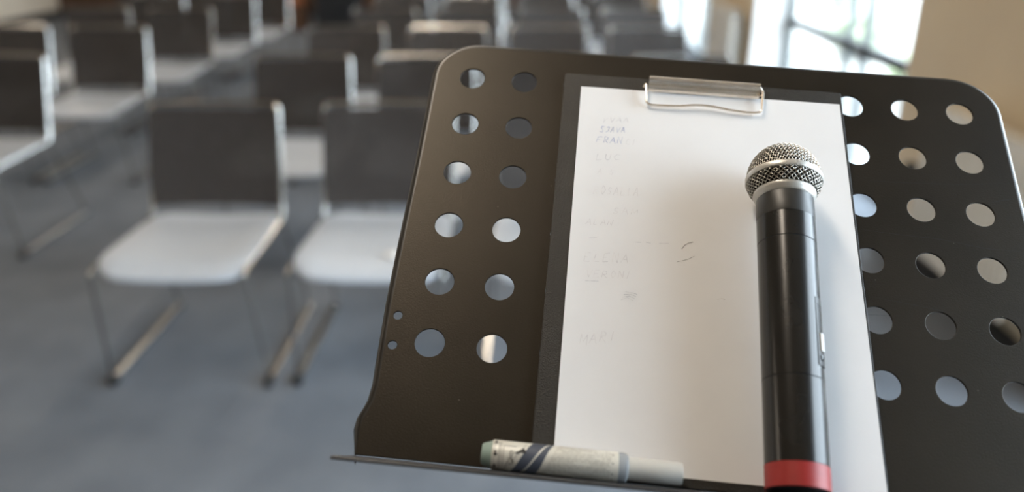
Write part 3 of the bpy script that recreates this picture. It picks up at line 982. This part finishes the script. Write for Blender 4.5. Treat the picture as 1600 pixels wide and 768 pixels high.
me = bpy.data.meshes.new('grille_mesh'); me.from_pydata([tuple(v) for v in V], [], F)
for p in me.polygons:
    p.use_smooth = True
me.materials.append(M['grille'])
gm = link('grille_mesh', me, mic); gm['kind'] = 'stuff'


def mic_patch(name, s0, s1, a0, a1, lift, thick, m, parent, na=8, ns=6, rad=0.445):
    V, F = [], []
    for lay in (0, 1):
        for i in range(ns + 1):
            for k in range(na + 1):
                V.append(MP(s0 + (s1 - s0) * i / ns, rad + lift - lay * thick, a0 + (a1 - a0) * k / na))
    q = (ns + 1) * (na + 1)
    for i in range(ns):
        for k in range(na):
            a = i * (na + 1) + k
            F.append((a, a + 1, a + na + 2, a + na + 1))
            F.append((q + a, q + a + na + 1, q + a + na + 2, q + a + 1))
    rim = list(range(na + 1)) + [i * (na + 1) + na for i in range(1, ns + 1)] + [ns * (na + 1) + k for k in range(na - 1, -1, -1)] + [i * (na + 1) for i in range(ns - 1, 0, -1)]
    for k in range(len(rim)):
        a, b = rim[k], rim[(k + 1) % len(rim)]
        F.append((a, q + a, q + b, b))
    return link(name, mesh_of(name, V, F, m, smooth=True), parent)


sw = mic_patch('switch_plate', 2.33 - SH, 3.40 - SH, 0.66, 1.15, 0.010, 0.02, M['mic_satin'], mic)
mic_patch('switch_slot', 2.42 - SH, 2.95 - SH, 0.75, 1.07, 0.0125, 0.01, M['mic_black'], sw)
mic_patch('switch_slider', 2.90 - SH, 3.18 - SH, 0.8, 1.04, 0.03, 0.03, M['switch'], sw)
V, F = [], []
ctr = MP(3.28 - SH, 0.463, 0.86)
nn = (MP(3.28 - SH, 0.5, 0.86) - MP(3.28 - SH, 0.4, 0.86)).normalized()
link('indicator', mesh_of('indicator', *tube_vf([ctr - nn * 0.002, ctr, ctr + nn * 0.0006], [0.0022, 0.0022, 0.0014], 14), M['mic_black'], smooth=True), sw)

# ------------------------------------------------------------------ marker
RM = 0.225
KS = 0.955
mk_c = D(1.06, 7.355 + 0.255 * 0.335 - RM * KS - 0.004, 0.335)
mk = empty('marker_pen', mk_c)
tag(mk, 'fat pale marker with a printed label and grey cap, lying in the stand ledge', 'marker')
kx = dvec(1, 0.002, 0).normalized()
kn = dvec(0, 0, 1)
kn = (kn - kx * kn.dot(kx)).normalized()
ky = dvec(0, -1, 0)
ky = (ky - kx * ky.dot(kx) - kn * ky.dot(kn)).normalized()


def KP(s, r, a):
    """along the pen s, radius r, angle a from the side facing out of the desk (positive towards its top)."""
    return (kx * s + (kn * math.cos(a) + ky * math.sin(a)) * r * KS) * U


lathe('pump_button', [(0.0, 0.10), (0.005, 0.145), (0.03, 0.165), (0.10, 0.185), (0.16, 0.213), (0.165, 0.20)], M['pen_green'], mk, 40, fn=KP)
lathe('barrel', [(0.15, 0.20), (0.155, 0.218), (0.17, 0.224), (1.93, 0.225), (1.96, 0.222), (1.975, 0.20)], M['pen_body'], mk, 48, fn=KP)
lathe('collar', [(1.95, 0.20), (1.965, 0.221), (2.03, 0.224), (2.08, 0.215), (2.10, 0.19), (2.11, 0.16)], M['pen_collar'], mk, 40, fn=KP)
lathe('cap', [(2.09, 0.15), (2.10, 0.172), (2.45, 0.172), (2.86, 0.165), (2.875, 0.155), (2.877, 0.10)], M['pen_cap'], mk, 40, fn=KP)


def pen_print(name, polys, m):
    """flat print wrapped on the barrel: polygons in (s, angle in degrees), cut into strips."""
    V, F = [], []
    for (a, b, c, d) in polys:              # quads
        n = 24
        k0 = len(V)
        for i in range(n + 1):
            t = i / n
            for p, q in ((a, d), (b, c)):
                s = p[0] + (q[0] - p[0]) * t
                an = p[1] + (q[1] - p[1]) * t
                V.append(KP(s, 0.2268, math.radians(an)))
        for i in range(n):
            F.append((k0 + 2 * i, k0 + 2 * i + 1, k0 + 2 * i + 3, k0 + 2 * i + 2))
    o = link(name, mesh_of(name, V, F, m), mk)
    o['kind'] = 'stuff'
    return o


def rect(s0, s1, a0, a1):
    return ((s0, a0), (s1, a0), (s1, a1), (s0, a1))


# column of little down arrows, divider lines, framed emblem, triangle
arrows = []
for ac in (44, -8, -60):
    arrows += [rect(0.198, 0.222, ac - 1, ac + 11), ((0.170, ac), (0.250, ac), (0.211, ac - 10), (0.209, ac - 10))]
pen_print('arrow_print', arrows, M['print_black'])
lines = [rect(0.372, 0.379, -40, 85), rect(0.400, 0.405, -40, 85), rect(0.30, 0.304, -40, 85)]
lines += [rect(0.435, 0.44, -22, 66), rect(0.44, 0.62, 64, 66)]
# scribbled emblem
def pline(pts, wd):
    out = []
    for (s0, a0), (s1, a1) in zip(pts[:-1], pts[1:]):
        if abs(s1 - s0) * 230 > abs(a1 - a0):
            out.append(((s0, a0 - wd * 110), (s1, a1 - wd * 110), (s1, a1 + wd * 110), (s0, a0 + wd * 110)))
        else:
            out.append(((s0 - wd / 2, a0), (s0 + wd / 2, a0), (s1 + wd / 2, a1), (s1 - wd / 2, a1)))
    return out
lines += pline([(0.47, -20), (0.50, 2), (0.55, 22), (0.58, 42), (0.55, 48), (0.53, 32), (0.57, 16), (0.59, 2), (0.55, -8), (0.51, 2)], 0.008)
lines += pline([(0.50, 20), (0.56, 14), (0.58, 0)], 0.008)
lines += pline([(0.40, -50), (0.55, 0), (0.76, 80)], 0.006)
sh = lambda Q, d, e=0.0: [tuple((p[0] + e, p[1] + d) for p in q) for q in Q]
pen_print('line_print', sh(lines, -38, -0.115), M['print_black'])
pen_print('triangle_print', sh([((0.54, 44), (0.68, 42), (0.645, 64), (0.635, 64)), rect(0.52, 0.58, 38, 44)], -40, -0.03), M['print_black'])
pen_print('stripe_print', [((0.43, -85), (0.565, -85), (0.98, 74), (0.76, 74)), ((0.60, -85), (0.79, -85), (1.05, 74), (1.01, 74))], M['print_blue'])
rn = random.Random(3)
tx = []
for a in (66, 58, 50, 40, 32, 22, 12, 2, -6, -14, -24, -32, -40, -50, -58, -66, -74):
    s = 0.86 + (a + 85) / 155 * 0.27
    while s < 1.83:
        e = min(1.85, s + rn.uniform(0.02, 0.11))
        if rn.random() < 0.9:
            tx.append(rect(s, e, a - 1.3, a + 1.3))
        s = e + 0.014
pen_print('small_text', tx, M['print_text'])
pen_print('dot_print', [rect(1.865, 1.885, a - 3, a + 3) for a in (34, -2, -42, -68)], M['print_black'])
